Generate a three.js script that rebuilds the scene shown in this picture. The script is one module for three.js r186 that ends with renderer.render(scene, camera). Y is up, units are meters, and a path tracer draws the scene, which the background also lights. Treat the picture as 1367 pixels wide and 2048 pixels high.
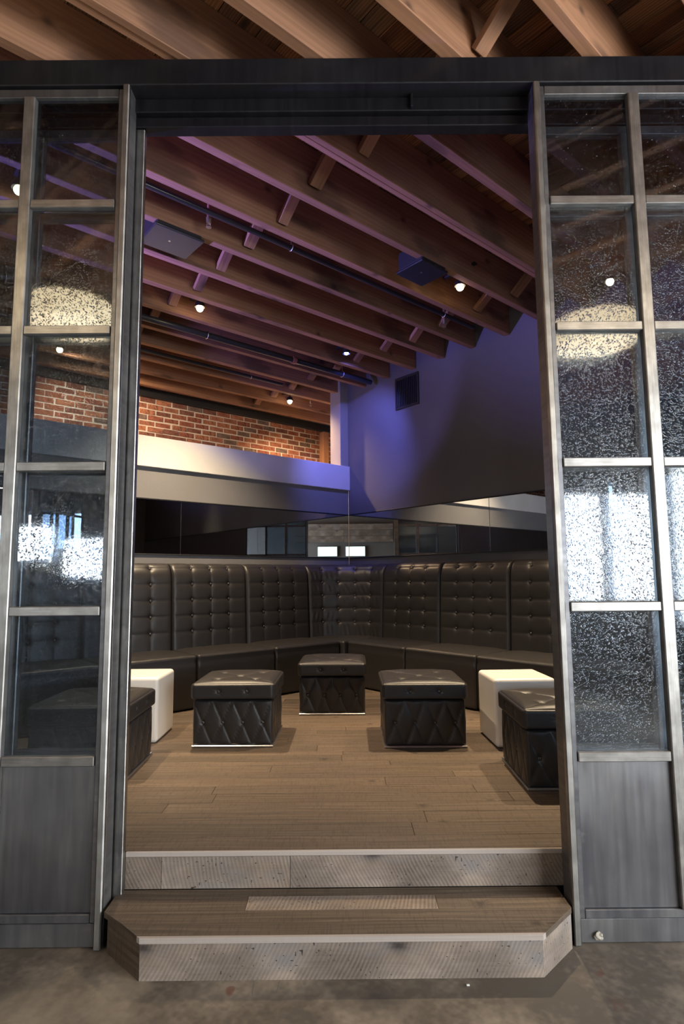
import * as THREE from 'three';
import { mergeGeometries } from 'three/addons/utils/BufferGeometryUtils.js';
import { RectAreaLightUniformsLib } from 'three/addons/lights/RectAreaLightUniformsLib.js';

// ------------------------------------------------------------------ camera, sky, light, exposure
const scene = new THREE.Scene();
const camera = new THREE.PerspectiveCamera(2 * Math.atan(1024 / 1182.13) * 180 / Math.PI, 1367 / 2048, 0.05, 100);
camera.position.set(0.0297, 1.5564, 2.6861);
camera.rotation.set(0.1104, -0.0016, -0.0085, 'YXZ');
scene.add(camera);
scene.background = new THREE.Color().setRGB(0.86, 0.93, 1.0);   // overcast daylight outside the street windows
scene.backgroundIntensity = 6;
const renderer = new THREE.WebGLRenderer();
renderer.toneMapping = THREE.LinearToneMapping;
renderer.toneMappingExposure = 1.0;
renderer.shadowMap.enabled = true;
RectAreaLightUniformsLib.init();
const DAY = new THREE.Color().setRGB(0.9, 0.96, 1.0);
function daylight(x, y, z, w, h, ty, power) {          // daylight entering through one street window
  const l = new THREE.RectAreaLight(DAY, power, w, h);
  l.position.set(x, y, z); l.rotation.y = ty; l.name = 'window_daylight'; scene.add(l);
}
const X0 = -6.2, X1 = 4.84, ZF = 6;                    // front room: side walls and street wall
const WINDOWS_SIDE = [[1.2, 2.5], [2.8, 4.1], [4.4, 5.7]];           // z ranges in the right side wall
const WINDOWS_STREET = [[3.36, 3.86], [4.04, 4.72], [-5.0, -4.25], [-4.05, -3.35]]; // x ranges in the street wall
const SIDE_Y = [0.9, 3.1], STREET_Y = [[1.2, 2.75], [1.2, 2.75], [1.85, 2.35], [1.6, 2.15]];
for (const [a, b] of WINDOWS_SIDE) daylight(X1 - 0.03, (SIDE_Y[0] + SIDE_Y[1]) / 2, (a + b) / 2, b - a, SIDE_Y[1] - SIDE_Y[0], Math.PI / 2, 14);
WINDOWS_STREET.forEach(([a, b], i) => daylight((a + b) / 2, (STREET_Y[i][0] + STREET_Y[i][1]) / 2, ZF - 0.03, b - a, STREET_Y[i][1] - STREET_Y[i][0], 0, 22));

// ------------------------------------------------------------------ helpers
let seed = 12345;
const rnd = () => { seed |= 0; seed = seed + 0x6D2B79F5 | 0; let t = Math.imul(seed ^ seed >>> 15, 1 | seed); t = t + Math.imul(t ^ t >>> 7, 61 | t) ^ t; return ((t ^ t >>> 14) >>> 0) / 4294967296; };
const rr = (a, b) => a + (b - a) * rnd();
const clamp = (x, a = 0, b = 1) => Math.min(b, Math.max(a, x));
const smooth = (a, b, x) => { const t = clamp((x - a) / (b - a)); return t * t * (3 - 2 * t); };
const used = {};
function numbered(name) { const n = used[name] = (used[name] ?? -1) + 1; return n ? name + '_' + String(n).padStart(3, '0') : name; }
function tag(o, label, category, group, kind) {
  o.userData.label = label; o.userData.category = category;
  if (group) o.userData.group = group;
  if (kind) o.userData.kind = kind;
  return o;
}
function thing(name, label, category, [x, y, z] = [0, 0, 0], turn = 0, group, kind) {
  const o = new THREE.Group(); o.name = /_\d$/.test(name) ? name : numbered(name);
  o.position.set(x, y, z); o.rotation.y = turn; scene.add(o);
  return tag(o, label, category, group, kind);
}
function part(name, geo, mat, parent, x = 0, y = 0, z = 0) {
  const m = new THREE.Mesh(geo, mat); m.name = name; m.position.set(x, y, z); parent.add(m); return m;
}
// box with chamfered edges; uv in metres, u along the grain axis
function cbox(w, h, d, c = 0.004, grain = 'x', ou = 0, ov = 0) {
  c = Math.min(c, w / 3, h / 3, d / 3);
  const H = [w / 2, h / 2, d / 2], pos = [], nor = [], uv = [];
  const g = { x: 0, y: 1, z: 2 }[grain];
  const put = (pts, n) => {
    const l = Math.hypot(...n); n = n.map(v => v / l);
    const ax = n.map(Math.abs), na = ax.indexOf(Math.max(...ax));
    let ua = g, va = [0, 1, 2].find(k => k !== g && k !== na);
    if (na === g) { ua = (g + 1) % 3; va = (g + 2) % 3; }
    for (let i = 1; i + 1 < pts.length; i++) {
      let tri = [pts[0], pts[i], pts[i + 1]];
      const [A, B, C] = tri, e = B.map((v, k) => v - A[k]), f = C.map((v, k) => v - A[k]);
      const cr = [e[1] * f[2] - e[2] * f[1], e[2] * f[0] - e[0] * f[2], e[0] * f[1] - e[1] * f[0]];
      if (cr[0] * n[0] + cr[1] * n[1] + cr[2] * n[2] < 0) tri = [A, C, B];
      for (const p of tri) { pos.push(...p); nor.push(...n); uv.push(p[ua] + ou, p[va] + ov + (na === 1 ? 0.13 : 0)); }
    }
  };
  for (let a = 0; a < 3; a++) for (const s of [-1, 1]) {
    const b = (a + 1) % 3, e = (a + 2) % 3;
    const pts = [[-1, -1], [1, -1], [1, 1], [-1, 1]].map(([p, q]) => { const v = [0, 0, 0]; v[a] = s * H[a]; v[b] = p * (H[b] - c); v[e] = q * (H[e] - c); return v; });
    const n = [0, 0, 0]; n[a] = s; put(pts, n);
  }
  for (let a = 0; a < 3; a++) { const b = (a + 1) % 3, e = (a + 2) % 3;
    for (const s of [-1, 1]) for (const t of [-1, 1]) {
      const v = (k, f) => { const o = [0, 0, 0]; o[a] = k * (H[a] - c); o[b] = s * (H[b] - (f ? 0 : c)); o[e] = t * (H[e] - (f ? c : 0)); return o; };
      const n = [0, 0, 0]; n[b] = s; n[e] = t; put([v(-1, 1), v(1, 1), v(1, 0), v(-1, 0)], n);
    } }
  for (const s of [-1, 1]) for (const t of [-1, 1]) for (const r of [-1, 1])
    put([[s * H[0], t * (H[1] - c), r * (H[2] - c)], [s * (H[0] - c), t * H[1], r * (H[2] - c)], [s * (H[0] - c), t * (H[1] - c), r * H[2]]], [s, t, r]);
  const geo = new THREE.BufferGeometry();
  geo.setAttribute('position', new THREE.Float32BufferAttribute(pos, 3));
  geo.setAttribute('normal', new THREE.Float32BufferAttribute(nor, 3));
  geo.setAttribute('uv', new THREE.Float32BufferAttribute(uv, 2));
  return geo;
}
const at = (geo, x, y, z) => geo.translate(x, y, z);
// prism from a plan outline [[x, z], ...] between two heights
function prism(outline, y0, y1, ou = 0, ov = 0) {
  const pos = [], nor = [], uv = [];
  const tri = (a, b, c, n, f) => { for (const p of [a, b, c]) { pos.push(...p); nor.push(...n); uv.push(...f(p)); } };
  const area = outline.reduce((s, [x, z], i) => { const [X, Z] = outline[(i + 1) % outline.length]; return s + x * Z - X * z; }, 0);
  const o = area > 0 ? outline : outline.slice().reverse();
  const flat = THREE.ShapeUtils.triangulateShape(o.map(([x, z]) => new THREE.Vector2(x, z)), []);
  for (const [i, j, k] of flat) {
    const P = (n, y) => [o[n][0], y, o[n][1]];
    tri(P(i, y1), P(k, y1), P(j, y1), [0, 1, 0], p => [p[0] + ou, p[2] + ov]);
    tri(P(i, y0), P(j, y0), P(k, y0), [0, -1, 0], p => [p[0] + ou, p[2] + ov]);
  }
  o.forEach(([x, z], i) => {
    const [X, Z] = o[(i + 1) % o.length], l = Math.hypot(X - x, Z - z), n = [(Z - z) / l, 0, -(X - x) / l];
    const f = p => [Math.hypot(p[0] - x, p[2] - z) + ou + x, p[1] + ov];
    tri([x, y0, z], [x, y1, z], [X, y1, Z], n, f); tri([x, y0, z], [X, y1, Z], [X, y0, Z], n, f);
  });
  const geo = new THREE.BufferGeometry();
  geo.setAttribute('position', new THREE.Float32BufferAttribute(pos, 3));
  geo.setAttribute('normal', new THREE.Float32BufferAttribute(nor, 3));
  geo.setAttribute('uv', new THREE.Float32BufferAttribute(uv, 2));
  return geo;
}
function smoothNormals(geo) {                         // one normal for every position, whatever the uv seams
  const p = geo.attributes.position, idx = geo.index.array, acc = new Map(), key = i => Math.round(p.getX(i) * 2e4) + ',' + Math.round(p.getY(i) * 2e4) + ',' + Math.round(p.getZ(i) * 2e4);
  const keys = Array.from({ length: p.count }, (_, i) => key(i)), a = new THREE.Vector3(), b = new THREE.Vector3(), c = new THREE.Vector3();
  for (let i = 0; i < idx.length; i += 3) {
    a.fromBufferAttribute(p, idx[i]); b.fromBufferAttribute(p, idx[i + 1]).sub(a); c.fromBufferAttribute(p, idx[i + 2]).sub(a); b.cross(c);
    for (let k = 0; k < 3; k++) { const q = keys[idx[i + k]], v = acc.get(q); if (v) v.add(b); else acc.set(q, b.clone()); }
  }
  const n = new Float32Array(p.count * 3);
  for (let i = 0; i < p.count; i++) acc.get(keys[i])?.clone().normalize().toArray(n, i * 3);
  geo.setAttribute('normal', new THREE.BufferAttribute(n, 3)); return geo;
}
function grid(us, vs, f, g) {
  const pos = [], uv = [], idx = [], nu = us.length, nv = vs.length;
  for (const v of vs) for (const u of us) { pos.push(...f(u, v)); uv.push(...(g ? g(u, v) : [u, v])); }
  for (let j = 0; j + 1 < nv; j++) for (let i = 0; i + 1 < nu; i++) { const a = j * nu + i; idx.push(a, a + 1, a + nu, a + 1, a + nu + 1, a + nu); }
  const geo = new THREE.BufferGeometry();
  geo.setAttribute('position', new THREE.Float32BufferAttribute(pos, 3)); geo.setAttribute('uv', new THREE.Float32BufferAttribute(uv, 2)); geo.setIndex(idx);
  return geo;
}
const span = (a, b, n) => Array.from({ length: n + 1 }, (_, i) => a + (b - a) * i / n);
// rounded box whose faces can be pushed out or in: push(face, s, t), face one of px nx py ny pz nz
function rbox(w, h, d, r, seg, push) {
  const H = [w / 2, h / 2, d / 2], parts = [];
  const line = (k) => { const n = seg[k], hh = H[k], e = [0, 0.22, 0.5, 0.78].map(f => -hh + r * f); return [...e, ...span(-hh + r, hh - r, n), ...e.map(v => -v).reverse()]; };
  const L = [line(0), line(1), line(2)];
  for (const [name, a, s, b, e] of [['px', 0, 1, 2, 1], ['nx', 0, -1, 2, 1], ['py', 1, 1, 0, 2], ['ny', 1, -1, 0, 2], ['pz', 2, 1, 0, 1], ['nz', 2, -1, 0, 1]]) {
    const flip = (name === 'px' || name === 'py' || name === 'nz');
    const us = flip ? L[b].slice().reverse() : L[b];
    parts.push(grid(us, L[e], (u, v) => {
      const p = [0, 0, 0]; p[a] = s * H[a]; p[b] = u; p[e] = v;
      const q = p.map((x, k) => clamp(x, -H[k] + r, H[k] - r)), n = p.map((x, k) => x - q[k]), l = Math.hypot(...n) || 1;
      const m = push ? push(name, u, v) : 0;
      return q.map((x, k) => x + n[k] / l * (r + m));
    }));
  }
  return smoothNormals(mergeGeometries(parts));
}
function tube(points, r, seg = 24, round = 10) { return new THREE.TubeGeometry(new THREE.CatmullRomCurve3(points.map(p => new THREE.Vector3(...p))), seg, r, round); }

// ------------------------------------------------------------------ textures
const hash = (x, y, s) => { let h = Math.imul(x, 374761393) + Math.imul(y, 668265263) + Math.imul(s, 1442695041) | 0; h = Math.imul(h ^ h >>> 13, 1274126177); return ((h ^ h >>> 16) >>> 0) / 4294967296; };
function noise(x, y, px, py, s) {                      // tiles every px, py cells
  const i = Math.floor(x), j = Math.floor(y), f = x - i, g = y - j, u = f * f * (3 - 2 * f), v = g * g * (3 - 2 * g);
  const m = (a, n) => ((a % n) + n) % n, a = m(i, px), b = m(i + 1, px), c = m(j, py), d = m(j + 1, py);
  return (hash(a, c, s) * (1 - u) + hash(b, c, s) * u) * (1 - v) + (hash(a, d, s) * (1 - u) + hash(b, d, s) * u) * v;
}
function fbm(u, v, px, py, oct, s) { let t = 0, a = 0.5, n = 0; for (let o = 0; o < oct; o++) { t += a * noise(u * px, v * py, px, py, s + o); n += a; a *= 0.5; px *= 2; py *= 2; } return t / n; }
function texture(w, h, metresU, metresV, f, srgb = true) {
  const data = new Uint8Array(w * h * 4);
  for (let j = 0; j < h; j++) for (let i = 0; i < w; i++) { const c = f(i / w, j / h, i, j), k = (j * w + i) * 4; for (let q = 0; q < 3; q++) data[k + q] = clamp((Array.isArray(c) ? c[q] : c)) * 255; data[k + 3] = 255; }
  const t = new THREE.DataTexture(data, w, h); t.wrapS = t.wrapT = THREE.RepeatWrapping; t.magFilter = THREE.LinearFilter; t.minFilter = THREE.LinearFilter;
  t.repeat.set(1 / metresU, 1 / metresV); if (srgb) t.colorSpace = THREE.SRGBColorSpace; t.needsUpdate = true; return t;
}
const mix = (a, b, t) => a.map((v, i) => v + (b[i] - v) * t);
// wood: u runs along the grain. knots are [u, v, radius]
function woodTone(u, v, s, knots, stretch) {
  let bend = 0, kn = 0;
  for (const [ku, kv, kr] of knots) { let du = u - ku, dv = v - kv; du -= Math.round(du); dv -= Math.round(dv); const d = Math.hypot(du * stretch, dv) / kr; bend += 0.05 * Math.exp(-d * d * 0.35) * Math.sign(dv); kn = Math.max(kn, Math.exp(-d * d * 1.6)); }
  const w = v + bend + 0.05 * fbm(u, v, 3, 2, 3, s);
  const ring = 0.5 + 0.5 * Math.sin(2 * Math.PI * (w * 17 + 1.6 * fbm(u, v, 2, 3, 2, s + 9)));
  const fibre = fbm(u, w, 6, 90, 3, s + 20), coarse = fbm(u, v, 3, 5, 4, s + 40);
  return { ring, fibre, coarse, kn };
}
const joistMap = texture(1024, 512, 2.6, 0.62, (u, v) => {
  const k = woodTone(u, v, 3, [[0.13, 0.3, 0.05], [0.42, 0.72, 0.06], [0.7, 0.2, 0.045], [0.86, 0.62, 0.05]], 3.2);
  let c = mix([0.42, 0.31, 0.24], [0.78, 0.62, 0.49], clamp(0.32 + 0.12 * k.ring + 0.34 * k.fibre + 0.5 * (k.coarse - 0.5)));
  const st = smooth(0.52, 0.75, fbm(u, v, 5, 3, 5, 77));
  c = mix(c, [0.26, 0.20, 0.17], 0.55 * st + 0.75 * k.kn);
  return mix(c, [0.66, 0.50, 0.40], 0.25 * k.coarse);
});
const deckMap = texture(1024, 256, 1.8, 0.3, (u, v) => {
  const k = woodTone(u, v, 53, [[0.2, 0.4, 0.09], [0.66, 0.7, 0.1]], 3);
  const c = mix([0.42, 0.30, 0.22], [0.84, 0.66, 0.50], clamp(0.1 + 0.35 * k.ring + 0.5 * k.fibre));
  return mix(c, [0.25, 0.2, 0.18], 0.7 * k.kn + 0.4 * smooth(0.5, 0.8, k.coarse));
});
const plankMap = texture(1024, 512, 1.9, 0.6, (u, v) => {
  const k = woodTone(u, v, 103, [[0.3, 0.2, 0.035], [0.75, 0.55, 0.04], [0.55, 0.85, 0.03]], 3);
  let c = mix([0.42, 0.36, 0.30], [0.74, 0.66, 0.57], clamp(0.16 + 0.16 * k.ring + 0.66 * k.fibre));
  const saw = noise(u * 420, v * 14, 420, 14, 61);
  c = mix(c, [0.36, 0.31, 0.27], 0.28 * smooth(0.55, 0.9, saw) + 0.8 * k.kn);
  const line = smooth(0.72, 0.85, fbm(u, v, 4, 120, 2, 131));
  return mix(c, [0.30, 0.25, 0.22], 0.4 * line);
});
const plankBump = texture(512, 512, 1.9, 0.6, (u, v) => 0.5 + 0.5 * (fbm(u, v, 6, 110, 3, 123) - 0.5) + 0.25 * (noise(u * 420, v * 14, 420, 14, 61) - 0.5), false);
const kerf = (u, v) => { const w = u * 58 + v * 9 + 1.3 * fbm(u, v, 9, 2, 3, 7) + 1.4 * Math.sin(Math.PI * v), k = 0.5 + 0.5 * Math.sin(2 * Math.PI * w); return 0.5 + (k - 0.5) * (0.25 + 1.1 * fbm(u, v, 14, 5, 3, 11)); };
const sawnMap = texture(1024, 512, 1.0, 0.42, (u, v) => {
  const k = woodTone(u, v, 203, [[0.55, 0.36, 0.075]], 1.8);
  let c = mix([0.40, 0.36, 0.33], [0.76, 0.70, 0.64], clamp(0.36 + 0.3 * kerf(u, v) + 0.16 * (k.fibre - 0.4) + 1.0 * (fbm(u, v, 7, 4, 5, 207) - 0.5)));
  c = mix(c, [0.62, 0.52, 0.42], 0.28 * smooth(0.5, 0.78, fbm(u, v, 4, 3, 4, 211)));
  c = mix(c, [0.50, 0.51, 0.54], 0.5 * smooth(0.5, 0.75, fbm(u, v, 3, 3, 4, 221)));
  const nail = smooth(0.90, 0.94, noise(u * 110, v * 46, 110, 46, 231)) * smooth(0.52, 0.6, fbm(u, v, 6, 4, 2, 235));
  return mix(c, [0.16, 0.13, 0.12], 0.8 * nail + 0.7 * k.kn * (0.5 + 0.5 * k.ring));
});
const sawnBump = texture(1024, 512, 1.0, 0.42, (u, v) => 0.25 + 0.5 * kerf(u, v) + 0.2 * (fbm(u, v, 20, 12, 4, 241) - 0.5), false);
const concreteMap = texture(1024, 1024, 2.6, 2.6, (u, v) => {
  const big = fbm(u, v, 3, 4, 5, 301), mid = fbm(u, v, 11, 9, 5, 311), fine = fbm(u, v, 120, 120, 2, 321);
  let c = mix([0.36, 0.33, 0.30], [0.60, 0.555, 0.50], clamp(0.5 + 2.0 * (big - 0.5) + 1.5 * (mid - 0.5) + 0.6 * (fine - 0.5)));
  c = mix(c, [0.24, 0.22, 0.215], 0.6 * smooth(0.58, 0.72, fbm(u, v, 6, 7, 5, 331)));
  c = mix(c, [0.70, 0.65, 0.57], 0.45 * smooth(0.60, 0.74, fbm(u, v, 5, 6, 5, 341)));
  c = mix(c, [0.45, 0.25, 0.2], 0.5 * smooth(0.8, 0.86, noise(u * 31, v * 31, 31, 31, 351)) * smooth(0.55, 0.65, mid));
  const crack = Math.abs(fbm(u, v, 4, 3, 4, 361) - 0.5); return mix(c, [0.17, 0.155, 0.15], 0.3 * (1 - smooth(0.0, 0.003, crack)) * smooth(0.5, 0.62, mid));
});
const concreteBump = texture(512, 512, 2.6, 2.6, (u, v) => fbm(u, v, 24, 24, 5, 371), false);
const steelMap = texture(512, 512, 1.2, 1.2, (u, v) => {
  const a = fbm(u, v, 3, 3, 5, 401), b = fbm(u, v, 60, 4, 3, 411), c = smooth(0.72, 0.8, fbm(u, v, 8, 9, 4, 421));
  return mix(mix([0.62, 0.62, 0.64], [0.86, 0.85, 0.83], clamp(0.5 + 1.5 * (a - 0.5) + 0.6 * (b - 0.5))), [0.95, 0.94, 0.92], 0.5 * c);
});
const steelRough = texture(512, 512, 1.2, 1.2, (u, v) => 0.72 + 0.5 * (fbm(u, v, 5, 5, 5, 431) - 0.5) + 0.3 * (fbm(u, v, 70, 6, 2, 441) - 0.5), false);
const barMap = texture(512, 128, 0.5, 0.12, (u, v) => { const b = fbm(u, v, 5, 60, 3, 451), a = fbm(u, v, 9, 3, 4, 461), t = clamp(0.5 + 1.1 * (b - 0.5) + 1.5 * (a - 0.5)); return mix([0.70, 0.69, 0.68], [0.86, 0.85, 0.84], t); });
const leatherBump = texture(512, 512, 0.16, 0.16, (u, v) => { let d = 1; const n = 40, x = u * n, y = v * n, i = Math.floor(x), j = Math.floor(y); for (let p = -1; p < 2; p++) for (let q = -1; q < 2; q++) { const a = ((i + p) % n + n) % n, b = ((j + q) % n + n) % n; d = Math.min(d, Math.hypot(i + p + hash(a, b, 501) - x, j + q + hash(a, b, 502) - y)); } return clamp(1 - d); }, false);
const plasterBump = texture(512, 512, 0.7, 0.7, (u, v) => fbm(u, v, 40, 40, 4, 521), false);
const plasterMap = texture(256, 256, 2.3, 2.3, (u, v) => { const a = 0.93 + 0.1 * (fbm(u, v, 4, 4, 5, 531) - 0.5); return [a, a, a]; });
const brickMap = texture(512, 512, 0.6, 0.6, (u, v) => { const a = fbm(u, v, 12, 12, 5, 541), b = fbm(u, v, 60, 60, 3, 551); return mix(mix([0.62, 0.55, 0.52], [1, 0.96, 0.92], clamp(a + 0.7 * (b - 0.5))), [0.35, 0.3, 0.3], 0.6 * smooth(0.62, 0.75, fbm(u, v, 9, 8, 4, 561))); });
const brickBump = texture(512, 512, 0.6, 0.6, (u, v) => fbm(u, v, 30, 30, 5, 571), false);
// seeded, hammered glass: soft ripples and many small domes
const seeds = [];
{ let q = 99; const r = () => { q = Math.imul(q ^ q >>> 15, 2246822519) + 374761393 | 0; return (q >>> 0) / 4294967296; }; for (let i = 0; i < 5200; i++) seeds.push([r(), r(), 0.0030 + 0.0050 * r() * r()]); }
const glassBump = (() => {
  const n = 1024, h = new Float32Array(n * n);
  for (let j = 0; j < n; j++) for (let i = 0; i < n; i++) h[j * n + i] = 0.12 + 0.05 * fbm(i / n, j / n, 30, 30, 2, 601);
  for (const [x, y, r] of seeds) { const R = Math.ceil(r * n); for (let q = -R; q <= R; q++) for (let p = -R; p <= R; p++) { const d = Math.hypot(p, q) / (r * n); if (d < 1) { const k = (((Math.round(y * n) + q) % n + n) % n) * n + ((Math.round(x * n) + p) % n + n) % n; h[k] += 0.6 * (r / 0.008) * (1 - d * d) * (1 - d * d); } } }
  return texture(n, n, 0.6, 0.6, (u, v, i, j) => h[j * n + i], false);
})();

// ------------------------------------------------------------------ materials
const lin = (r, g, b) => new THREE.Color().setRGB(r, g, b);
const std = (o) => new THREE.MeshStandardMaterial(o), phy = (o) => new THREE.MeshPhysicalMaterial(o);
const M = {
  joist: [[1.0, 0.88, 0.82], [0.88, 0.76, 0.70], [0.78, 0.68, 0.63], [1.0, 0.86, 0.76]].map(c => std({ color: lin(...c), map: joistMap, bumpMap: joistMap, bumpScale: 0.002, roughness: 0.75 })),
  deck: [[1.0, 0.80, 0.62], [0.80, 0.60, 0.48], [0.58, 0.48, 0.45], [1.0, 0.70, 0.50], [1.0, 0.92, 0.82], [0.42, 0.36, 0.36]].map(c => std({ color: lin(...c), map: deckMap, bumpMap: deckMap, bumpScale: 0.002, roughness: 0.8 })),
  plank: [[0.42, 0.395, 0.385], [0.37, 0.35, 0.345], [0.45, 0.42, 0.40], [0.33, 0.32, 0.315], [0.39, 0.365, 0.35]].map(c => std({ color: lin(...c), map: plankMap, bumpMap: plankBump, bumpScale: 0.0015, roughness: 0.55 })),
  sawn: [[0.82, 0.79, 0.77], [0.68, 0.65, 0.63], [0.86, 0.83, 0.80]].map(c => std({ color: lin(...c), map: sawnMap, bumpMap: sawnBump, bumpScale: 0.0012, roughness: 0.7 })),
  nosing: std({ color: lin(0.43, 0.37, 0.33), bumpMap: plankBump, bumpScale: 0.002, roughness: 0.65 }),
  concrete: std({ color: lin(0.9, 0.88, 0.85), map: concreteMap, bumpMap: concreteBump, bumpScale: 0.004, roughness: 0.6 }),
  steel: std({ color: lin(0.40, 0.40, 0.415), map: steelMap, roughnessMap: steelRough, roughness: 0.62, metalness: 0.85 }),
  steelDark: std({ color: lin(0.05, 0.05, 0.06), map: steelMap, roughnessMap: steelRough, roughness: 0.6, metalness: 0.6 }),
  jamb: phy({ color: lin(0.62, 0.62, 0.61), map: barMap, roughness: 0.34, metalness: 0.95, anisotropy: 0.9 }),
  bar: std({ color: lin(0.56, 0.55, 0.53), map: barMap, bumpMap: barMap, bumpScale: 0.0004, roughness: 0.42, metalness: 0.85 }),
  glass: phy({ color: lin(0.66, 0.71, 0.76), transmission: 1, thickness: 0, roughness: 0.04, ior: 1.6, bumpMap: glassBump, bumpScale: 0.0022 }),
  grey: std({ color: lin(0.22, 0.215, 0.22), map: plasterMap, bumpMap: plasterBump, bumpScale: 0.0006, roughness: 0.8 }),
  white: std({ color: lin(0.74, 0.72, 0.70), map: plasterMap, bumpMap: plasterBump, bumpScale: 0.0006, roughness: 0.7 }),
  cream: std({ color: lin(0.62, 0.56, 0.48), map: plasterMap, bumpMap: plasterBump, bumpScale: 0.0006, roughness: 0.75 }),
  charcoal: std({ color: lin(0.135, 0.13, 0.135), map: plasterMap, bumpMap: plasterBump, bumpScale: 0.0006, roughness: 0.75 }),
  column: std({ color: lin(0.34, 0.31, 0.27), map: plasterMap, bumpMap: plasterBump, bumpScale: 0.0006, roughness: 0.75 }),
  dim: std({ color: lin(0.20, 0.18, 0.165), map: plasterMap, bumpMap: plasterBump, bumpScale: 0.0006, roughness: 0.8 }),
  leather: phy({ color: lin(0.024, 0.0215, 0.021), specularIntensity: 0.9, roughness: 0.42, bumpMap: leatherBump, bumpScale: 0.0003, clearcoat: 0.25, clearcoatRoughness: 0.4 }),
  button: phy({ color: lin(0.04, 0.036, 0.034), roughness: 0.3, clearcoat: 0.6, clearcoatRoughness: 0.2 }),
  chrome: std({ color: lin(0.88, 0.88, 0.89), roughness: 0.3, metalness: 1 }),
  plastic: phy({ color: lin(0.86, 0.82, 0.76), roughness: 0.35, clearcoat: 0.2, clearcoatRoughness: 0.3 }),
  mirror: std({ color: lin(0.70, 0.72, 0.74), roughness: 0.01, metalness: 1 }),
  mirrorEdge: std({ color: lin(0.6, 0.62, 0.66), roughness: 0.2, metalness: 1 }),
  mortar: std({ color: lin(0.58, 0.52, 0.46), bumpMap: plasterBump, bumpScale: 0.003, roughness: 0.95 }),
  brick: [[0.46, 0.20, 0.135], [0.38, 0.15, 0.11], [0.54, 0.26, 0.17], [0.27, 0.13, 0.11], [0.24, 0.19, 0.18], [0.44, 0.21, 0.15]].map(c => std({ color: lin(...c), map: brickMap, bumpMap: brickBump, bumpScale: 0.004, roughness: 0.9 })),
  black: std({ color: lin(0.015, 0.015, 0.017), roughness: 0.5 }),
  blackGloss: phy({ color: lin(0.02, 0.02, 0.024), roughness: 0.25 }),
  pipe: std({ color: lin(0.03, 0.03, 0.035), roughness: 0.28, metalness: 0.3 }),
  rust: std({ color: lin(0.28, 0.10, 0.07), roughness: 0.6 }),
  brass: std({ color: lin(0.35, 0.27, 0.18), roughness: 0.4, metalness: 0.8 }),
  bulb: std({ color: lin(1, 0.9, 0.7), emissive: lin(1.0, 0.72, 0.36), emissiveIntensity: 26, roughness: 0.4 }),
  blueLed: std({ color: lin(0.6, 0.7, 1), emissive: lin(0.35, 0.45, 1.0), emissiveIntensity: 8, roughness: 0.4 }),
  shade: std({ color: lin(0.9, 0.8, 0.62), emissive: lin(1.0, 0.78, 0.46), emissiveIntensity: 9, roughness: 0.7 }),
  screen: std({ color: lin(0.3, 0.3, 0.3), emissive: lin(0.85, 1, 0.88), emissiveIntensity: 1.2, roughness: 0.3 }),
  filler: std({ color: lin(0.42, 0.38, 0.32), roughness: 0.95 }),
  paper: std({ color: lin(0.85, 0.84, 0.8), roughness: 0.9 }),
};

// ------------------------------------------------------------------ the turned axes of the lounge
// n = distance from the half-height wall, a = distance from the wall with the vent; both meet in the corner C
const AL = 0.711, CX = 0.1362, CZ = -5.4571, UX = Math.cos(AL), UZ = -Math.sin(AL);
const spot = (a, n, y = 0) => [CX - UX * a - UZ * n, y, CZ - UZ * a + UX * n];      // room point from a, n
const anOf = (x, z) => { const dx = x - CX, dz = z - CZ; return [-(dx * UX + dz * UZ), -(dx * UZ) + dz * UX]; };
const turned = (name, label, category, kind, group) => thing(name, label, category, [CX, 0, CZ], AL, group, kind);   // local x = -a, local z = n
const PLAT = 0.3225, S1 = 0.1603, JH = 4.15, DECK = 4.52, WT = 0.22;

// ------------------------------------------------------------------ floor, platform, step
{
  const f = thing('floor', 'worn mottled grey brown concrete floor in front of the wooden step', 'floor', [0, 0, 0], 0, undefined, 'structure');
  part('concrete_slab', at(cbox(X1 - X0 + 0.4, 0.2, ZF + 0.3 + 1.0, 0.002, 'x', 0.9, 0.35), (X0 + X1) / 2, -0.1, ZF / 2 - 0.35), M.concrete, f);
}
{
  const ze = -0.17, p = thing('platform', 'raised lounge floor of weathered brown planks behind the steel doorway', 'platform floor', [0, 0, 0], 0, undefined, 'structure');
  const leftAt = (z) => CX + (z - CZ) * UX / UZ, rightAt = (z) => CX + (z - CZ) * UZ / -UX;   // walls n = 0, a = 0
  const outline = [[leftAt(ze - 0.05) + 0.02, ze - 0.05], [CX, CZ + 0.02], [rightAt(ze - 0.05) - 0.02, ze - 0.05]];
  part('subfloor', prism(outline, 0.0, PLAT - 0.024), M.black, p);
  let z = ze, row = 0;
  while (z > CZ + 0.25) {
    const w = row === 0 ? 0.14 : rr(0.085, 0.15), zc = z - w / 2, xl = leftAt(z - w) + 0.06, xr = rightAt(z - w) - 0.06;
    let x = xl; const cuts = [xl];
    while (x < xr - 2.2) { x += rr(1.1, 2.3); cuts.push(x); } cuts.push(xr);
    for (let k = 0; k + 1 < cuts.length; k++) {
      if (row === 0 && k) continue;
      const a = cuts[k], b = cuts[k + 1]; if (b - a < 0.05) continue;
      const A = row === 0 ? -1.4 : a, B = row === 0 ? 1.4 : b;
      part('plank', cbox(B - A - 0.0015, 0.022, w - 0.002, 0.0015, 'x', rr(0, 9), rr(0, 9)), row === 0 ? M.plank[1] : M.plank[Math.floor(rnd() * 5)], p, (A + B) / 2, PLAT - 0.011 + rr(-0.0006, 0.0006), zc);
    }
    z -= w; row++;
  }
  part('nosing', cbox(1.998, 0.0225, 0.014, 0.003, 'x', 0.3, 0.1), M.nosing, p, 0.036, PLAT - 0.0112, ze + 0.0072);
}
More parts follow.
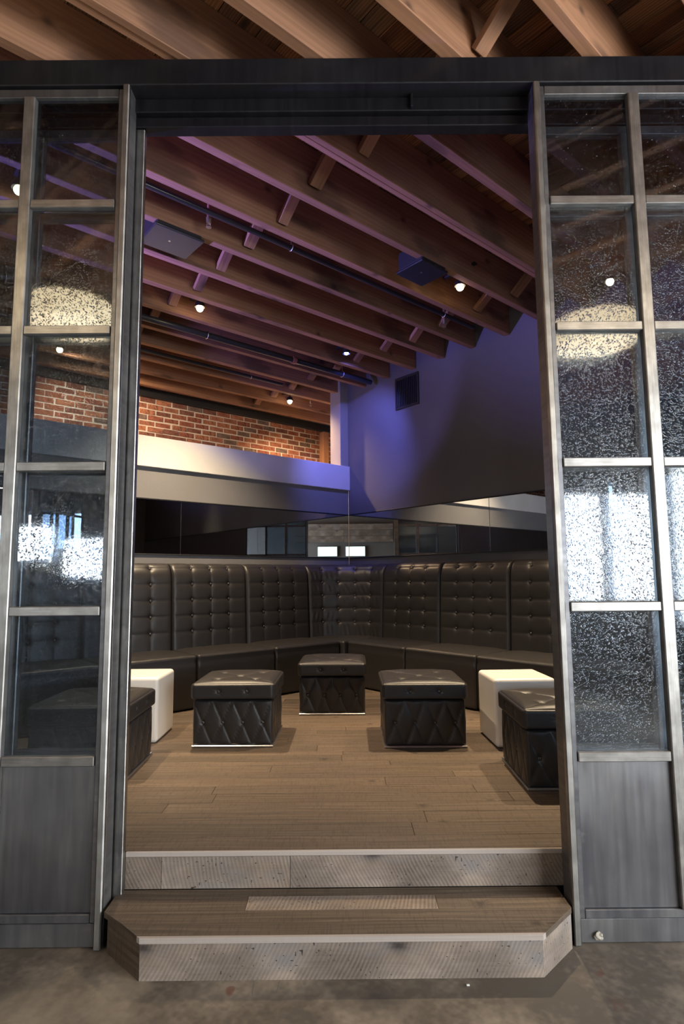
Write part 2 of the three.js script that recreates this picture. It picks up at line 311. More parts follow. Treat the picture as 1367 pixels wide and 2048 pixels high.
{
  const s = thing('entrance_step', 'low step of sawn grey planks with angled ends below the steel doorway', 'step', [0, 0, 0], 0);
  // carcass
  part('core', prism([[-0.95, 0.0], [-0.752, 0.178], [0.786, 0.178], [0.962, 0.0], [0.962, -0.172], [-0.95, -0.172]], 0.002, S1 - 0.024), M.black, s);
  // front riser and the two angled ends
  const rise = (x0, z0, x1, z1, m, ou) => { const l = Math.hypot(x1 - x0, z1 - z0), t = 0.02, nx = (z1 - z0) / -l * -1, k = [-(z1 - z0) / l, (x1 - x0) / l]; return part('riser_board', prism([[x0, z0], [x1, z1], [x1 - k[0] * t, z1 - k[1] * t], [x0 - k[0] * t, z0 - k[1] * t]], 0.001, S1 - 0.022, ou, 0.03), m, s); };
  rise(-0.772, 0.198, 0.806, 0.198, M.sawn[0], 0.18);
  rise(-0.968, 0.018, -0.772, 0.198, M.plank[1], 3.3);
  rise(0.806, 0.198, 0.985, 0.02, M.sawn[2], 5.1);
  // treads, front to back, the outer ones cut to the angle
  const xl = (z) => z > 0.016 ? -0.972 + (z - 0.016) * (0.972 - 0.774) / (0.204 - 0.016) : -0.985, xr = (z) => z > 0.016 ? 0.989 - (z - 0.016) * (0.989 - 0.809) / (0.204 - 0.016) : 0.99;
  const board = (z0, z1, a, b, m, name = 'tread_board') => { const g = 0.0008; part(name, prism([[a ?? xl(z0) + g, z0 - g], [b ?? xr(z0) - g, z0 - g], [b ?? xr(z1) - g, z1 + g], [a ?? xl(z1) + g, z1 + g]], S1 - 0.022, S1, rr(0, 9), rr(0, 9)), m, s); };
  board(0.204, 0.190, undefined, undefined, M.nosing, 'nosing');
  board(0.190, 0.107, undefined, undefined, M.plank[3]);
  board(0.107, 0.016, undefined, undefined, M.plank[1]);
  board(0.016, -0.095, undefined, -0.392, M.plank[1]);
  board(0.016, -0.095, -0.390, 0.428, M.sawn[2]);
  board(0.016, -0.095, 0.430, undefined, M.plank[0]);
  board(-0.095, -0.158, undefined, undefined, M.plank[3]);
  // upper riser under the platform edge, three boards
  const cuts = [-0.965, -0.80, -0.215, 1.034];
  for (let k = 0; k < 3; k++) part('riser_board', cbox(cuts[k + 1] - cuts[k] - 0.002, PLAT - 0.024 - S1, 0.02, 0.001, 'x', 1.7 * k + 0.4, 0.2 * k + 0.1), M.sawn[(k + 1) % 3], s, (cuts[k] + cuts[k + 1]) / 2, (S1 + PLAT - 0.024) / 2 + 0.001, -0.172);
}

// ------------------------------------------------------------------ lounge walls
{
  const w = turned('wall_left', 'grey half-height lounge wall with a white band along its top, open above', 'wall', 'structure');
  const L = 8.3;
  part('wall_body', at(cbox(L, 2.96, WT, 0.003), -L / 2, 1.48, -WT / 2 - 0.001), M.grey, w);
  tag(part('band', at(cbox(L, 0.335, WT + 0.035, 0.004), -L / 2, 2.9225, -WT / 2 + 0.0165), M.white, w), 'white band along the wall top'); delete w.children[1].userData.category;
  part('column', at(cbox(0.14 + 0.2, DECK - 3.092, WT, 0.004), 0.03, 3.092 + (DECK - 3.092) / 2, -WT / 2 - 0.001), M.column, w);
}
{
  const w = turned('wall_right', 'tall grey lounge wall with a vent, lit purple near the corner', 'wall', 'structure');
  part('wall_body', at(cbox(0.2, DECK, 7.15, 0.003), 0.101, DECK / 2, 3.57), M.charcoal, w);
}
const BN = -1.75, BRICKTOP = 4.08;
{
  const w = turned('wall_back', 'red brick wall seen over the half-height lounge wall', 'brick wall', 'structure');
  const L = 9.7, A0 = -1.3;
  part('mortar', at(cbox(L, DECK, 0.2, 0.002), -(A0 + L / 2), DECK / 2, BN - 0.112), M.mortar, w);
  const bl = 0.228, bh = 0.068, pitch = 0.0815, geos = [0, 1, 2, 3].map(k => cbox(bl, bh, 0.05, 0.004, 'x', k * 0.31, k * 0.17));
  const far = [];
  for (let c = 0; c < 13; c++) for (let k = 0; k < 42; k++) {
    const a = A0 + 0.12 + k * 0.24 + (c % 2) * 0.12 + rr(-0.006, 0.006), y = BRICKTOP - 0.035 - c * pitch, dz = rr(-0.005, 0.004), tilt = rr(-0.012, 0.012), v = Math.floor(rnd() * 4), m = rnd() < 0.12 ? 4 : rnd() < 0.2 ? 3 : [0, 1, 2, 5][Math.floor(rnd() * 4)];
    if (a > 8.3) continue;
    if (a > -1.25 && a < 3.3) { const b = part('brick', geos[v], M.brick[m], w, -a, y + rr(-0.003, 0.003), BN - 0.032 + dz); b.rotation.z = tilt; b.scale.x = rr(0.95, 1.01); }
    else far.push(at(cbox(bl, bh, 0.05, 0.004), -a, y, BN - 0.032 + dz));
  }
  const o = part('distant_bricks', mergeGeometries(far), M.brick[0], w); o.userData.kind = 'stuff';
  part('ledger', at(cbox(L, 0.12, 0.07, 0.004), -(A0 + L / 2), BRICKTOP + 0.06, BN + 0.02), M.black, w);
}
{
  const w = turned('wall_end', 'plain end walls closing the space behind the lounge wall', 'wall', 'structure');
  part('wall_body', at(cbox(0.1, DECK, 1.5, 0.003), 1.35, DECK / 2, -0.98), M.cream, w);
  part('wall_body', at(cbox(1.1, DECK, 0.1, 0.003), 0.75, DECK / 2, -0.16), M.cream, w);
  part('wall_body', at(cbox(0.1, DECK, 1.5, 0.003), -8.36, DECK / 2, -0.98), M.cream, w);
  part('under_floor', at(cbox(9.6, 0.1, 1.5, 0.003), -3.5, -0.06, -0.98), M.concrete, w);
  const p = turned('timber_post', 'dark brown timber post at the end of the brick wall', 'post');
  part('post_body', at(cbox(0.12, JH - 0.13, 0.12, 0.006, 'y', 0.4, 0.2), 0.86, JH / 2 - 0.06, BN + 0.16), M.joist[1], p);
}
// ------------------------------------------------------------------ front room shell (behind the camera) with street windows
function wallWithHoles(name, label, length, height, holes, mat) {   // local x along the wall, z thickness outwards
  const w = thing(name, label, 'wall', [0, 0, 0], 0, undefined, 'structure');
  const xs = [...new Set([0, length, ...holes.flatMap(h => [h[0], h[1]])])].sort((p, q) => p - q);
  for (let i = 0; i + 1 < xs.length; i++) {
    const mid = (xs[i] + xs[i + 1]) / 2, hs = holes.filter(h => h[0] < mid && mid < h[1]).sort((p, q) => p[2] - q[2]); let y = -0.02;
    for (const h of [...hs, [0, 0, height, height]]) { if (h[2] - y > 0.01) part('wall_body', at(cbox(xs[i + 1] - xs[i] + 0.001, h[2] - y, 0.2, 0.001), mid, (h[2] + y) / 2, 0.101), mat, w); y = h[3]; }
  }
  return w;
}
{
  const w = wallWithHoles('wall_street', 'plain street wall of the front room with small bright windows', X1 - X0 + 0.4, DECK, WINDOWS_STREET.map(([a, b], i) => [a - X0 + 0.2, b - X0 + 0.2, ...STREET_Y[i]]), M.dim);
  w.position.set(X0 - 0.2, 0, ZF);
  const v = wallWithHoles('wall_side', 'front room side wall with three tall daylight windows', ZF, DECK, WINDOWS_SIDE.map(([a, b]) => [ZF - b, ZF - a, ...SIDE_Y]), M.dim);
  v.rotation.y = Math.PI / 2; v.position.set(X1, 0, ZF);
  const u = wallWithHoles('wall_opposite', 'plain front room side wall opposite the daylight windows', ZF, DECK, [], M.dim);
  u.rotation.y = -Math.PI / 2; u.position.set(X0, 0, 0);
}

// ------------------------------------------------------------------ ceiling: deck boards, joists, bridging
const inFront = (x, z) => z > 0 && z < ZF && x > X0 && x < X1;
{
  const c = turned('ceiling', 'exposed brown timber ceiling of joists and rough deck boards', 'ceiling', 'structure');
  const within = (a, n) => { const [x, , z] = spot(a, n); if (inFront(x, z)) return true; if (z >= 0) return false; return (a > 0 && n > 0) || (a > -1.3 && a < 8.3 && n > BN - 0.02 && n <= 0); };
  const ranges = (fixed, alongN, lo, hi) => { const out = []; let start = null; for (let t = lo; t <= hi; t += 0.02) { const ok = alongN ? within(fixed, t) : within(t, fixed); if (ok && start === null) start = t; if (!ok && start !== null) { if (t - start > 0.3) out.push([start, t - 0.02]); start = null; } } return out; };
  // joists run along a
  let k = 0;
  for (let n = 0.355 - 0.453 * 4; n < 12; n += 0.453, k++) {
    const nn = n, dbl = Math.abs(((k - 7) % 4)) === 0;
    // a joist crosses partition and the half wall freely, so join its ranges
    const r = ranges(nn, false, -1.3, 14); if (!r.length) continue;
    let a0 = Math.min(...r.map(q => q[0])), a1 = Math.max(...r.map(q => q[1])); a0 = Math.max(a0, nn > -0.3 ? 0.003 : -1.25);
    const w = dbl ? 0.045 : rr(0.066, 0.078), h = DECK - JH - 0.003;
    const dy = rr(-0.006, 0.006);
    const put = (off, ww, drop) => part('joist', cbox(a1 - a0, h + drop, ww, 0.004, 'x', rr(0, 9), rr(0, 9)), M.joist[Math.floor(rnd() * 4)], c, -(a0 + a1) / 2, DECK - 0.002 - (h + drop) / 2, nn + off);
    if (dbl) { put(0.026, 0.045, 0.004 + dy); put(-0.026, 0.045, -0.006 + dy); } else put(0, w, dy);
    // one bridging strut in each bay at every 2.4 m
    for (const a of [0.62, 3.02, 5.42, 7.82]) {
      if (!within(a, nn + 0.03) || !within(a, nn + 0.42)) continue;
      const x0 = nn + 0.04, x1 = nn + 0.40, y0 = JH + 0.055 + rr(-0.02, 0.02), y1 = DECK - 0.035, len = Math.hypot(x1 - x0, y1 - y0) - 0.03, b = part('bridging', cbox(0.088 + rr(-0.01, 0.01), 0.042, len, 0.002, 'z', rr(0, 9), rr(0, 9)), M.joist[Math.floor(rnd() * 4)], c, -a + rr(-0.03, 0.03), (y0 + y1) / 2, (x0 + x1) / 2);
      b.rotation.x = -Math.atan2(y1 - y0, x1 - x0);
    }
  }
  // deck boards run along n
  for (let a = -1.3; a < 13.2;) {
    const w = rr(0.10, 0.17);
    for (const [n0, n1] of ranges(a + w / 2, true, BN - 0.05, 12.6)) {
      let n = n0; while (n < n1 - 0.05) { const e = Math.min(n1, n + rr(1.5, 3.2)); part('deck_board', cbox(w - 0.004, 0.03, e - n - 0.003, 0.0025, 'z', rr(0, 9), rr(0, 9)), M.deck[Math.floor(rnd() * 6)], c, -(a + w / 2), DECK + 0.015 + rr(0, 0.004), (n + e) / 2); n = e; }
    }
    a += w;
  }
  part('roof_slab', at(cbox(17, 0.15, 16, 0.002), -6.2, DECK + 0.13, 5.0), M.black, c);
}

// ------------------------------------------------------------------ steel frame
const HB = 4.0, HT = 4.14, BARS = [3.376, 2.736, 2.078, 1.4165, 0.765];
{
  const h = tag(part('trim_1', at(cbox(X1 - X0 - 0.02, HT - HB, 0.1, 0.004, 'x', 0.4, 0.3), (X0 + X1) / 2, (HB + HT) / 2, -0.05), M.steelDark, scene), 'dark steel header beam across the top of the doorway', 'header beam', undefined, 'structure');
  const t = thing('trim_2', 'dark steel double sliding door track under the header beam', 'door track', [0, 0, 0], 0, undefined, 'structure');
  part('upper_rail', at(cbox(4.3, 0.075, 0.06, 0.004), 0, 3.96, -0.115), M.steelDark, t);
  part('lower_rail', at(cbox(4.3, 0.055, 0.07, 0.004), 0, 3.888, -0.145), M.steelDark, t);
  part('bracket', at(cbox(0.012, 0.07, 0.03, 0.002), 0.405, 3.962, -0.075), M.steelDark, t);
}
for (const [sd, name, label] of [[-1, 'trim_3', 'steel door jamb with the sliding leaf edge beside it, nearer the brick wall'], [1, 'trim_4', 'steel door jamb with a bright worn edge beside the vent wall']]) {
  const j = thing(name, label, 'door jamb', [0, 0, 0], 0, undefined, 'structure');
  part('front_angle', at(cbox(0.032, HB - 0.002, 0.03, 0.005, 'y', 0.3 * sd, 0.1), sd * 1.016, HB / 2, -0.005), M.jamb, j);
  part('return_plate', at(cbox(0.008, HB - 0.002, 0.085, 0.003, 'y', 0.5, 0.4), sd * 1.006, HB / 2, -0.062), M.steel, j);
}
// one glazed bay of the steel grid: local x from 0 outwards, sign sd
function glazed(root, sd, x0, cols, z, opts) {
  const X = (x) => sd * x, bx = (a, b, y0, y1, z0, z1, c = 0.002, g = 'x') => at(cbox(b - a, y1 - y0, z1 - z0, c, g, rr(0, 3), rr(0, 3)), X((a + b) / 2), (y0 + y1) / 2, (z0 + z1) / 2);
  const pw = 0.409, mw = 0.055, xEnd = x0 + 0.024 + cols * pw + (cols - 1) * mw + 0.03, top = opts.top;
  part('stile', bx(opts.inner ?? x0, x0 + 0.024, 0.1, top, z - 0.04, z, 0.003, 'y'), opts.inner ? M.jamb : M.steel, root);
  part('stile', bx(xEnd - 0.03, xEnd, 0.1, top, z - 0.04, z, 0.002, 'y'), M.steel, root);
  part('top_rail', bx(x0 + 0.026, xEnd - 0.032, top - 0.045, top, z - 0.04, z), M.steel, root);
  part('bottom_rail', bx(x0 + 0.026, xEnd - 0.032, 0.1, 0.135, z - 0.04, z), M.steel, root);
  part('base_plate', bx(x0, xEnd, 0.002, 0.097, z - 0.05, z - 0.004), M.steel, root);
  const ys = [top - 0.045, ...BARS, 0.135];
  let x = x0 + 0.026;
  for (let c = 0; c < cols; c++) {
    const xa = x, xb = x + pw - (c === cols - 1 ? 0.004 : 0);
    for (let k = 0; k < 6; k++) {
      const y1 = k ? ys[k] - 0.021 : ys[0], y0 = k < 5 ? ys[k + 1] + 0.021 : 0.135;
      if (k < 5) { part('pane', bx(xa, xb, y0 + 0.001, y1 - 0.001, z - 0.026, z - 0.020, 0.0005), M.glass, root); part('glazing_bar', bx(xa + 0.001, xb - 0.001, y0 - 0.042, y0, z - 0.03, z + 0.008, 0.003), M.bar, root); }
      else part('kick_panel', bx(xa, xb, y0 + 0.001, y1 - 0.001, z - 0.026, z - 0.014, 0.001), M.steel, root);
    }
    if (c < cols - 1) part('mullion', bx(xb + 0.0005, xb + mw - 0.0005, 0.136, top - 0.046, z - 0.03, z + 0.012, 0.004, 'y'), M.bar, root);
    x = xb + mw;
  }
  return xEnd;
}
let endX = 0;
for (const [sd, name, label] of [[-1, 'window_1', 'darker fixed steel sidelight of textured glass on the side of the brick wall'], [1, 'window_2', 'fixed steel sidelight of textured glass reflecting the bright street windows']]) {
  const w = thing(name, label, 'glazed screen', [0, 0, 0], 0, undefined, 'structure');
  endX = glazed(w, sd, 1.034, 3, -0.012, { top: HB - 0.012 });
}
for (const [sd, name, label] of [[-1, 'door_1', 'sliding steel and glass door leaf parked behind the darker sidelight'], [1, 'door_2', 'sliding steel and glass door leaf parked behind the brighter sidelight']]) {
  const w = thing(name, label, 'sliding door', [0, 0, 0], 0, undefined, 'structure');
  w.position.y = 0.0;
  glazed(w, sd, 1.036, 2, -0.118, { top: 3.855, inner: sd < 0 ? 0.962 : undefined });
}
for (const [sd, xe, name, label] of [[-1, X0, 'wall_front_left', 'plain wall beyond the darker glazed screen'], [1, X1, 'wall_front_right', 'plain wall beyond the brighter glazed screen']]) {
  const a = sd < 0 ? xe : endX + 0.003, b = sd < 0 ? -endX - 0.003 : xe;
  const w = thing(name, label, 'wall', [0, 0, 0], 0, undefined, 'structure');
  part('wall_body', at(cbox(b - a, HB - 0.003, 0.12, 0.003), (a + b) / 2, HB / 2, -0.062), M.grey, w);
}

// ------------------------------------------------------------------ mirrors and vent
{
  const mt = 2.405, mb = 1.825;
  for (const [name, label, along] of [['wall_mirror', 'long mirror strip on the wall under the white band', 'x'], ['wall_mirror', 'long mirror strip on the wall under the vent', 'z']]) {
    const m = turned(name, label, 'mirror', undefined, 'mirror strips above the booth');
    const cuts = along === 'x' ? [0.012, 2.485, 4.95, 7.4] : [0.012, 2.315, 4.7, 7.0];
    for (let k = 0; k < 3; k++) { const l = cuts[k + 1] - cuts[k] - 0.004, mid = (cuts[k] + cuts[k + 1]) / 2; if (along === 'x') part('mirror_panel', cbox(l, mt - mb, 0.008, 0.0015), M.mirror, m, -mid, (mt + mb) / 2, 0.006); else part('mirror_panel', cbox(0.008, mt - mb, l, 0.0015), M.mirror, m, -0.006, (mt + mb) / 2, mid); }
    for (const y of [mt + 0.008, mb - 0.006]) { const l = cuts[3] - 0.03; if (along === 'x') part('edge_strip', cbox(l, 0.012, 0.012, 0.002), M.black, m, -l / 2 - 0.02, y, 0.008); else part('edge_strip', cbox(0.012, 0.012, l, 0.002), M.black, m, -0.008, y, l / 2 + 0.02); }
  }
  const v = turned('air_vent', 'black louvred air vent high on the purple lit wall', 'vent');
  v.position.set(...spot(0, 1.142, 3.895));
  for (const y of [-0.193, 0.193]) part('frame_bar', cbox(0.016, 0.03, 0.40, 0.003), M.black, v, -0.009, y, 0);
  for (const z of [-0.185, 0.185]) part('frame_bar', cbox(0.016, 0.352, 0.03, 0.003), M.black, v, -0.009, 0, z);
  part('backing', cbox(0.004, 0.352, 0.338, 0.001), M.black, v, -0.003, 0, 0);
  for (let k = 0; k < 11; k++) { const s = part('slat', cbox(0.013, 0.348, 0.005, 0.001), M.blackGloss, v, -0.011, 0, -0.155 + k * 0.031); s.rotation.y = 0.5; }
}

// ------------------------------------------------------------------ booth: tufted backs and seats
const buttonGeo = new THREE.SphereGeometry(0.013, 12, 7).scale(1, 1, 0.55);
const profile = (() => {
  const c = new THREE.CatmullRomCurve3([[0, 0.79, 0.255], [0, 1.0, 0.246], [0, 1.3, 0.232], [0, 1.5, 0.222], [0, 1.62, 0.205], [0, 1.69, 0.165], [0, 1.718, 0.10], [0, 1.70, 0.03]].map(p => new THREE.Vector3(...p)), false, 'centripetal');
  const n = 80, len = c.getLength();
  return { len, at: (t) => { const p = c.getPointAt(clamp(t / len)), d = c.getTangentAt(clamp(t / len)); return { y: p.y, o: p.z, ny: -d.z, no: d.y }; } };
})();
const ROWS = [0.215, 0.38, 0.545, 0.71, 0.885];
// depth of leather over the panel surface: square tufts, pulled in at the buttons and along the stitched lines
function tuft(s, t, cols, w, wrinkle) {
  let dc = 9, dr = 9, db = 9;
  for (const c of cols) dc = Math.min(dc, Math.abs(s - c));
  for (const r of ROWS) dr = Math.min(dr, Math.abs(t - r));
  for (const c of cols) for (const r of ROWS) db = Math.min(db, Math.hypot(s - c, t - r));
  const inCols = smooth(0.0, 0.02, 0.02);
  const crease = Math.min(dc, dr);
  let d = 0.0045 * Math.sqrt(clamp(crease / 0.05)) - 0.0035 * Math.exp(-((crease / 0.007) ** 2)) - 0.012 * Math.exp(-((db / 0.022) ** 2)) - 0.006 * Math.exp(-((db / 0.05) ** 2)) * inCols;
  d += wrinkle * 0.004 * Math.sin(s * 95 + 3 * Math.sin(t * 9)) * smooth(0.02, 0.06, crease) * (0.5 + 0.5 * Math.sin(t * 13 + s * 5));
  return d;
}
function backGeometry(w, cols, place, wrinkle = 0) {
  const r = 0.035, h = w / 2, e = [0, 0.08, 0.3, 0.6].map(f => -h + r * f);
  const dense = []; const n = Math.round(w / 0.0135); for (const u of span(-h + r, h - r, n)) dense.push(u);
  const us = [-h, ...e.map(v => v + 0.0005), ...dense, ...e.map(v => -v - 0.0005).reverse(), h], vs = span(0, profile.len, 86);
  return smoothNormals(grid(us, vs, (u, v) => {
    const p = profile.at(v), edge = h - Math.abs(u), side = Math.abs(u) === h;
    const k = edge < r ? 1 - Math.sqrt(Math.max(0, 1 - ((r - edge) / r) ** 2)) : 0;
    const fade = smooth(0, 0.07, edge) * smooth(0, 0.05, profile.len - v);
    let o = p.o - k * r, y = p.y; const d = tuft(u, v, cols, w, wrinkle) * (0.25 + 0.75 * fade) ;
    o += p.no * d; y += p.ny * d; if (side) o = Math.min(o, 0.02);
    o = Math.max(o, 0.014);
    return place(u, y, o);
  }));
}
function addButtons(back, cols, place, facing) {
  for (const c of cols) for (const r of ROWS) {
    const p = profile.at(r), d = -0.008, q = place(c, p.y + p.ny * d, p.o + p.no * d);
    const b = part('button', buttonGeo, M.button, back, ...q); b.rotation.order = 'YXZ'; b.rotation.y = facing(c); b.rotation.x = -Math.atan2(p.ny, p.no);
  }
}
const SW = 0.90, SD = 0.82, SH = 0.83 - PLAT, COLS3 = [-0.22, 0, 0.22];
const straight = (u, y, o) => [u, y - PLAT, o];
const straightBack = backGeometry(SW - 0.006, COLS3, straight);
const seatGeo = (() => {
  const g = rbox(SW - 0.006, SH - 0.012, SD - 0.02, 0.028, [22, 14, 20], (f, s, t) => { let d = 0;
    if (f === 'py') d = 0.010 * smooth(0, 0.2, SW / 2 - Math.abs(s)) * smooth(0, 0.2, SD / 2 - Math.abs(t)) + 0.0012 * Math.sin(s * 40 + 5 * Math.sin(t * 12));
    if (f === 'pz') { const e = SW / 2 - Math.abs(s); d = -0.004 * Math.exp(-(((t - 0.19) / 0.006) ** 2)) + 0.003 * Math.sin(t * 60) * Math.exp(-(((e - 0.02) / 0.02) ** 2)) * smooth(0, 0.01, e); }
    return d; });
  return g.translate(0, (SH - 0.012) / 2 + 0.012, SD / 2 + 0.004);
})();
const plinthGeo = at(cbox(SW - 0.03, 0.012, SD - 0.08, 0.002), 0, 0.006, SD / 2 - 0.02);
function section(label, a, n, turn) {
  const o = thing('booth_section', label, 'booth seat', spot(a, n, PLAT), turn, 'black leather booth sections');
  part('plinth', plinthGeo, M.black, o);
  part('seat', seatGeo, M.leather, o);
  const b = part('backrest', straightBack, M.leather, o); addButtons(b, COLS3, straight, () => 0);
  return o;
}
const ord = ['first', 'second', 'third', 'fourth', 'fifth'];
for (let k = 0; k < 5; k++) section(`${ord[k]} black tufted leather booth section from the corner, under the white band`, 0.87 + SW * (k + 0.5), 0.003, AL);
for (let k = 0; k < 5; k++) section(`${ord[k]} black tufted leather booth section from the corner, on the vent wall`, 0.003, 0.87 + SW * (k + 0.5), AL - Math.PI / 2);
{
  const o = thing('booth_corner', 'curved black tufted leather corner section joining both booth runs', 'booth seat', spot(0.003, 0.003, PLAT), AL - Math.PI / 4);
  // local z points from the corner into the room; arc centre lies on it
  const R = 0.65, cz = 0.87 * Math.SQRT2, W = R * Math.PI / 2 - 0.006, cols = [-0.31, -0.103, 0.103, 0.31];
  const place = (u, y, of) => { const th = u / R, rad = R + 0.22 - of; return [Math.sin(th) * rad, y - PLAT, cz - Math.cos(th) * rad]; };
  const b = part('backrest', backGeometry(W, cols, place, 1), M.leather, o); addButtons(b, cols, place, c => -c / R);
  const q = 0.862, g = rbox(q, SH - 0.012, q, 0.028, [16, 10, 16], (f, s, t) => f === 'py' ? 0.008 * smooth(0, 0.2, q / 2 - Math.abs(s)) * smooth(0, 0.2, q / 2 - Math.abs(t)) : 0);
  const s = part('seat', g, M.leather, o, 0, (SH - 0.012) / 2 + 0.012, q / 2 * Math.SQRT2 + 0.004); s.rotation.y = Math.PI / 4;
  const p = part('plinth', cbox(0.8, 0.012, 0.8, 0.002), M.black, o, 0, 0.006, 0.42 * Math.SQRT2); p.rotation.y = Math.PI / 4;
}

// ------------------------------------------------------------------ ottomans
const OW = 0.615, OH = 0.4587, BASE0 = 0.016, LID0 = 0.342;
const segDist = (x, y, ax, ay, bx, by) => { const dx = bx - ax, dy = by - ay, t = clamp(((x - ax) * dx + (y - ay) * dy) / (dx * dx + dy * dy)); return Math.hypot(x - ax - t * dx, y - ay - t * dy); };
function makeOttoman() {
  const o = new THREE.Group(), bh = LID0 - BASE0 - 0.006, bw = OW - 0.03, half = bh / 2, sp = 0.147, bs = [-1.5, -0.5, 0.5, 1.5].map(k => k * sp);
  part('chrome_plinth', at(cbox(OW - 0.01, 0.016, OW - 0.01, 0.006), 0, 0.0085, 0), M.chrome, o);
  const base = part('base', rbox(bw, bh, bw, 0.014, [52, 26, 52], (f, s, t) => {
    if (f === 'py' || f === 'ny') return 0;
    let d = 9, db = 9;
    for (const b of bs) { db = Math.min(db, Math.hypot(s - b, t)); for (const k of [-1, 1]) for (const q of [-1, 1]) d = Math.min(d, segDist(s, t, b, 0, b + k * sp / 2, q * half)); }
    const fade = smooth(0.0, 0.035, bw / 2 - Math.abs(s)) * smooth(0.0, 0.02, half - Math.abs(t));
    return fade * (0.009 * Math.sqrt(clamp(d / 0.05)) - 0.004 * Math.exp(-((d / 0.005) ** 2)) - 0.010 * Math.exp(-((db / 0.018) ** 2)));
  }), M.leather, o, 0, BASE0 + bh / 2, 0);
  const lh = OH - LID0, top = [[-0.15, -0.15], [0.15, -0.15], [0, 0], [-0.15, 0.15], [0.15, 0.15]], sb = [-0.105, 0.105];
  const lid = part('lid', rbox(OW, lh, OW, 0.022, [46, 12, 46], (f, s, t) => {
    if (f === 'ny') return 0;
    if (f === 'py') {
      let db = 9, d = 9; for (const [x, z] of top) db = Math.min(db, Math.hypot(s - x, t - z));
      d = Math.min(Math.abs(s - t), Math.abs(s + t)) * Math.SQRT1_2; const e = OW / 2 - Math.max(Math.abs(s), Math.abs(t));
      return smooth(0, 0.05, e) * (0.012 * Math.sqrt(clamp(d / 0.09)) + 0.004 - 0.016 * Math.exp(-((db / 0.03) ** 2)) - 0.003 * Math.exp(-((d / 0.006) ** 2)));
    }
    let db = 9, d = 9; for (const b of sb) { db = Math.min(db, Math.hypot(s - b, t)); d = Math.min(d, Math.abs(s - b)); }
    const fade = smooth(0, 0.03, OW / 2 - Math.abs(s)) * smooth(0, 0.012, lh / 2 - Math.abs(t)), an = Math.atan2(t, 1e-4 + Math.min(...sb.map(b => Math.abs(s - b))));
    return fade * (0.006 - 0.013 * Math.exp(-((db / 0.017) ** 2)) - 0.0035 * Math.exp(-((d / 0.005) ** 2)) + 0.002 * Math.sin(an * 9) * Math.exp(-(((db - 0.02) / 0.016) ** 2)));
  }), M.leather, o, 0, LID0 + lh / 2, 0);
  const small = new THREE.SphereGeometry(0.0115, 12, 7).scale(1, 1, 0.6);
  for (let k = 0; k < 4; k++) { const t = k * Math.PI / 2, put = (p, s, y, r) => { const b = part('button', small, M.button, p, Math.sin(t) * r + Math.cos(t) * s, y, Math.cos(t) * r - Math.sin(t) * s); b.rotation.y = t; };
    for (const s of bs) put(base, s, 0, bw / 2 - 0.004); for (const s of sb) put(lid, s, 0, OW / 2 - 0.002); }
  for (const [x, z] of top) { const b = part('button', small, M.button, lid, x, lh / 2 - 0.001, z); b.rotation.x = -Math.PI / 2; }
  return o;
}
const ottoman = makeOttoman();
[[-0.0589, -3.1143, -0.0241, 'black tufted leather ottoman standing alone before the corner booth section'],
 [-0.7788, -2.112, -0.0133, 'black tufted leather ottoman beside the white cube table nearer the half-height wall'],
 [0.6351, -2.0553, -0.0132, 'black tufted leather ottoman beside the white cube table nearer the vent wall'],
 [1.3975, -1.1693, -0.0194, 'black tufted leather ottoman partly hidden by the bright worn door jamb'],
 [-1.6106, -1.356, 0.0248, 'black tufted leather ottoman partly hidden by the jamb with the sliding leaf edge']].forEach(([x, z, t, label], i) => {
  const o = i ? ottoman.clone() : ottoman; o.name = numbered('ottoman'); o.position.set(x, PLAT + 0.001, z); o.rotation.y = t; scene.add(o); o.userData = {}; tag(o, label, 'ottoman', 'tufted leather ottomans');
});
for (const [x, z, t, label] of [[1.3554, -1.969, 0.0351, 'glossy white cube side table behind the ottoman at the bright door jamb'], [-1.6054, -2.1673, 0.0071, 'brightly lit white cube side table behind the ottoman at the sliding leaf edge']]) {
  const c = tag(part(numbered('cube_table'), rbox(0.458, 0.486, 0.458, 0.028, [4, 4, 4]).translate(0, 0.243, 0), M.plastic, scene, x, PLAT + 0.002, z), label, 'side table', 'white cube tables'); c.rotation.y = t;
}

// ------------------------------------------------------------------ ceiling fixtures
function spotlight(label, a, n, y, aim, power, angle, color = [1, 0.77, 0.5]) {
  const o = thing('ceiling_spotlight', label, 'spotlight', spot(a, n, y), AL, 'warm ceiling spotlights');
  part('mounting_bar', at(cbox(0.04, 0.02, 0.36, 0.003), 0, 0.16, 0), M.black, o);
  part('stem', at(new THREE.CylinderGeometry(0.01, 0.01, 0.1, 10), 0, 0.1, 0), M.black, o);
  part('housing', new THREE.LatheGeometry([[0.0, 0.075], [0.03, 0.075], [0.045, 0.05], [0.05, 0.015], [0.046, 0.015], [0.04, 0.04], [0, 0.06]].map(p => new THREE.Vector2(...p)), 20), M.black, o);
  part('bulb', new THREE.SphereGeometry(0.034, 16, 12), M.bulb, o, 0, 0.005, 0);
  const l = new THREE.SpotLight(lin(...color), power, 0, angle, 0.7, 2); l.position.set(...spot(a, n, y)); l.target.position.set(...aim); l.shadow.radius = 1.6; l.name = 'spotlight_lamp'; scene.add(l, l.target);
}
spotlight('glowing warm spotlight between joists near the square speaker by the vent wall', 1.25, 2.96, 4.15, [0.75, 0.3, -2.1], 46, 0.66);
spotlight('glowing warm spotlight between joists above the white cube table under the white band', 2.85, 1.08, 4.15, spot(2.5, 0.75, 0.3), 52, 0.85);
spotlight('small glowing warm spotlight above the brick wall space', 0.45, -0.77, 4.12, [-0.4, 2.6, -6.2], 26, 1.2, [1, 0.66, 0.36]);

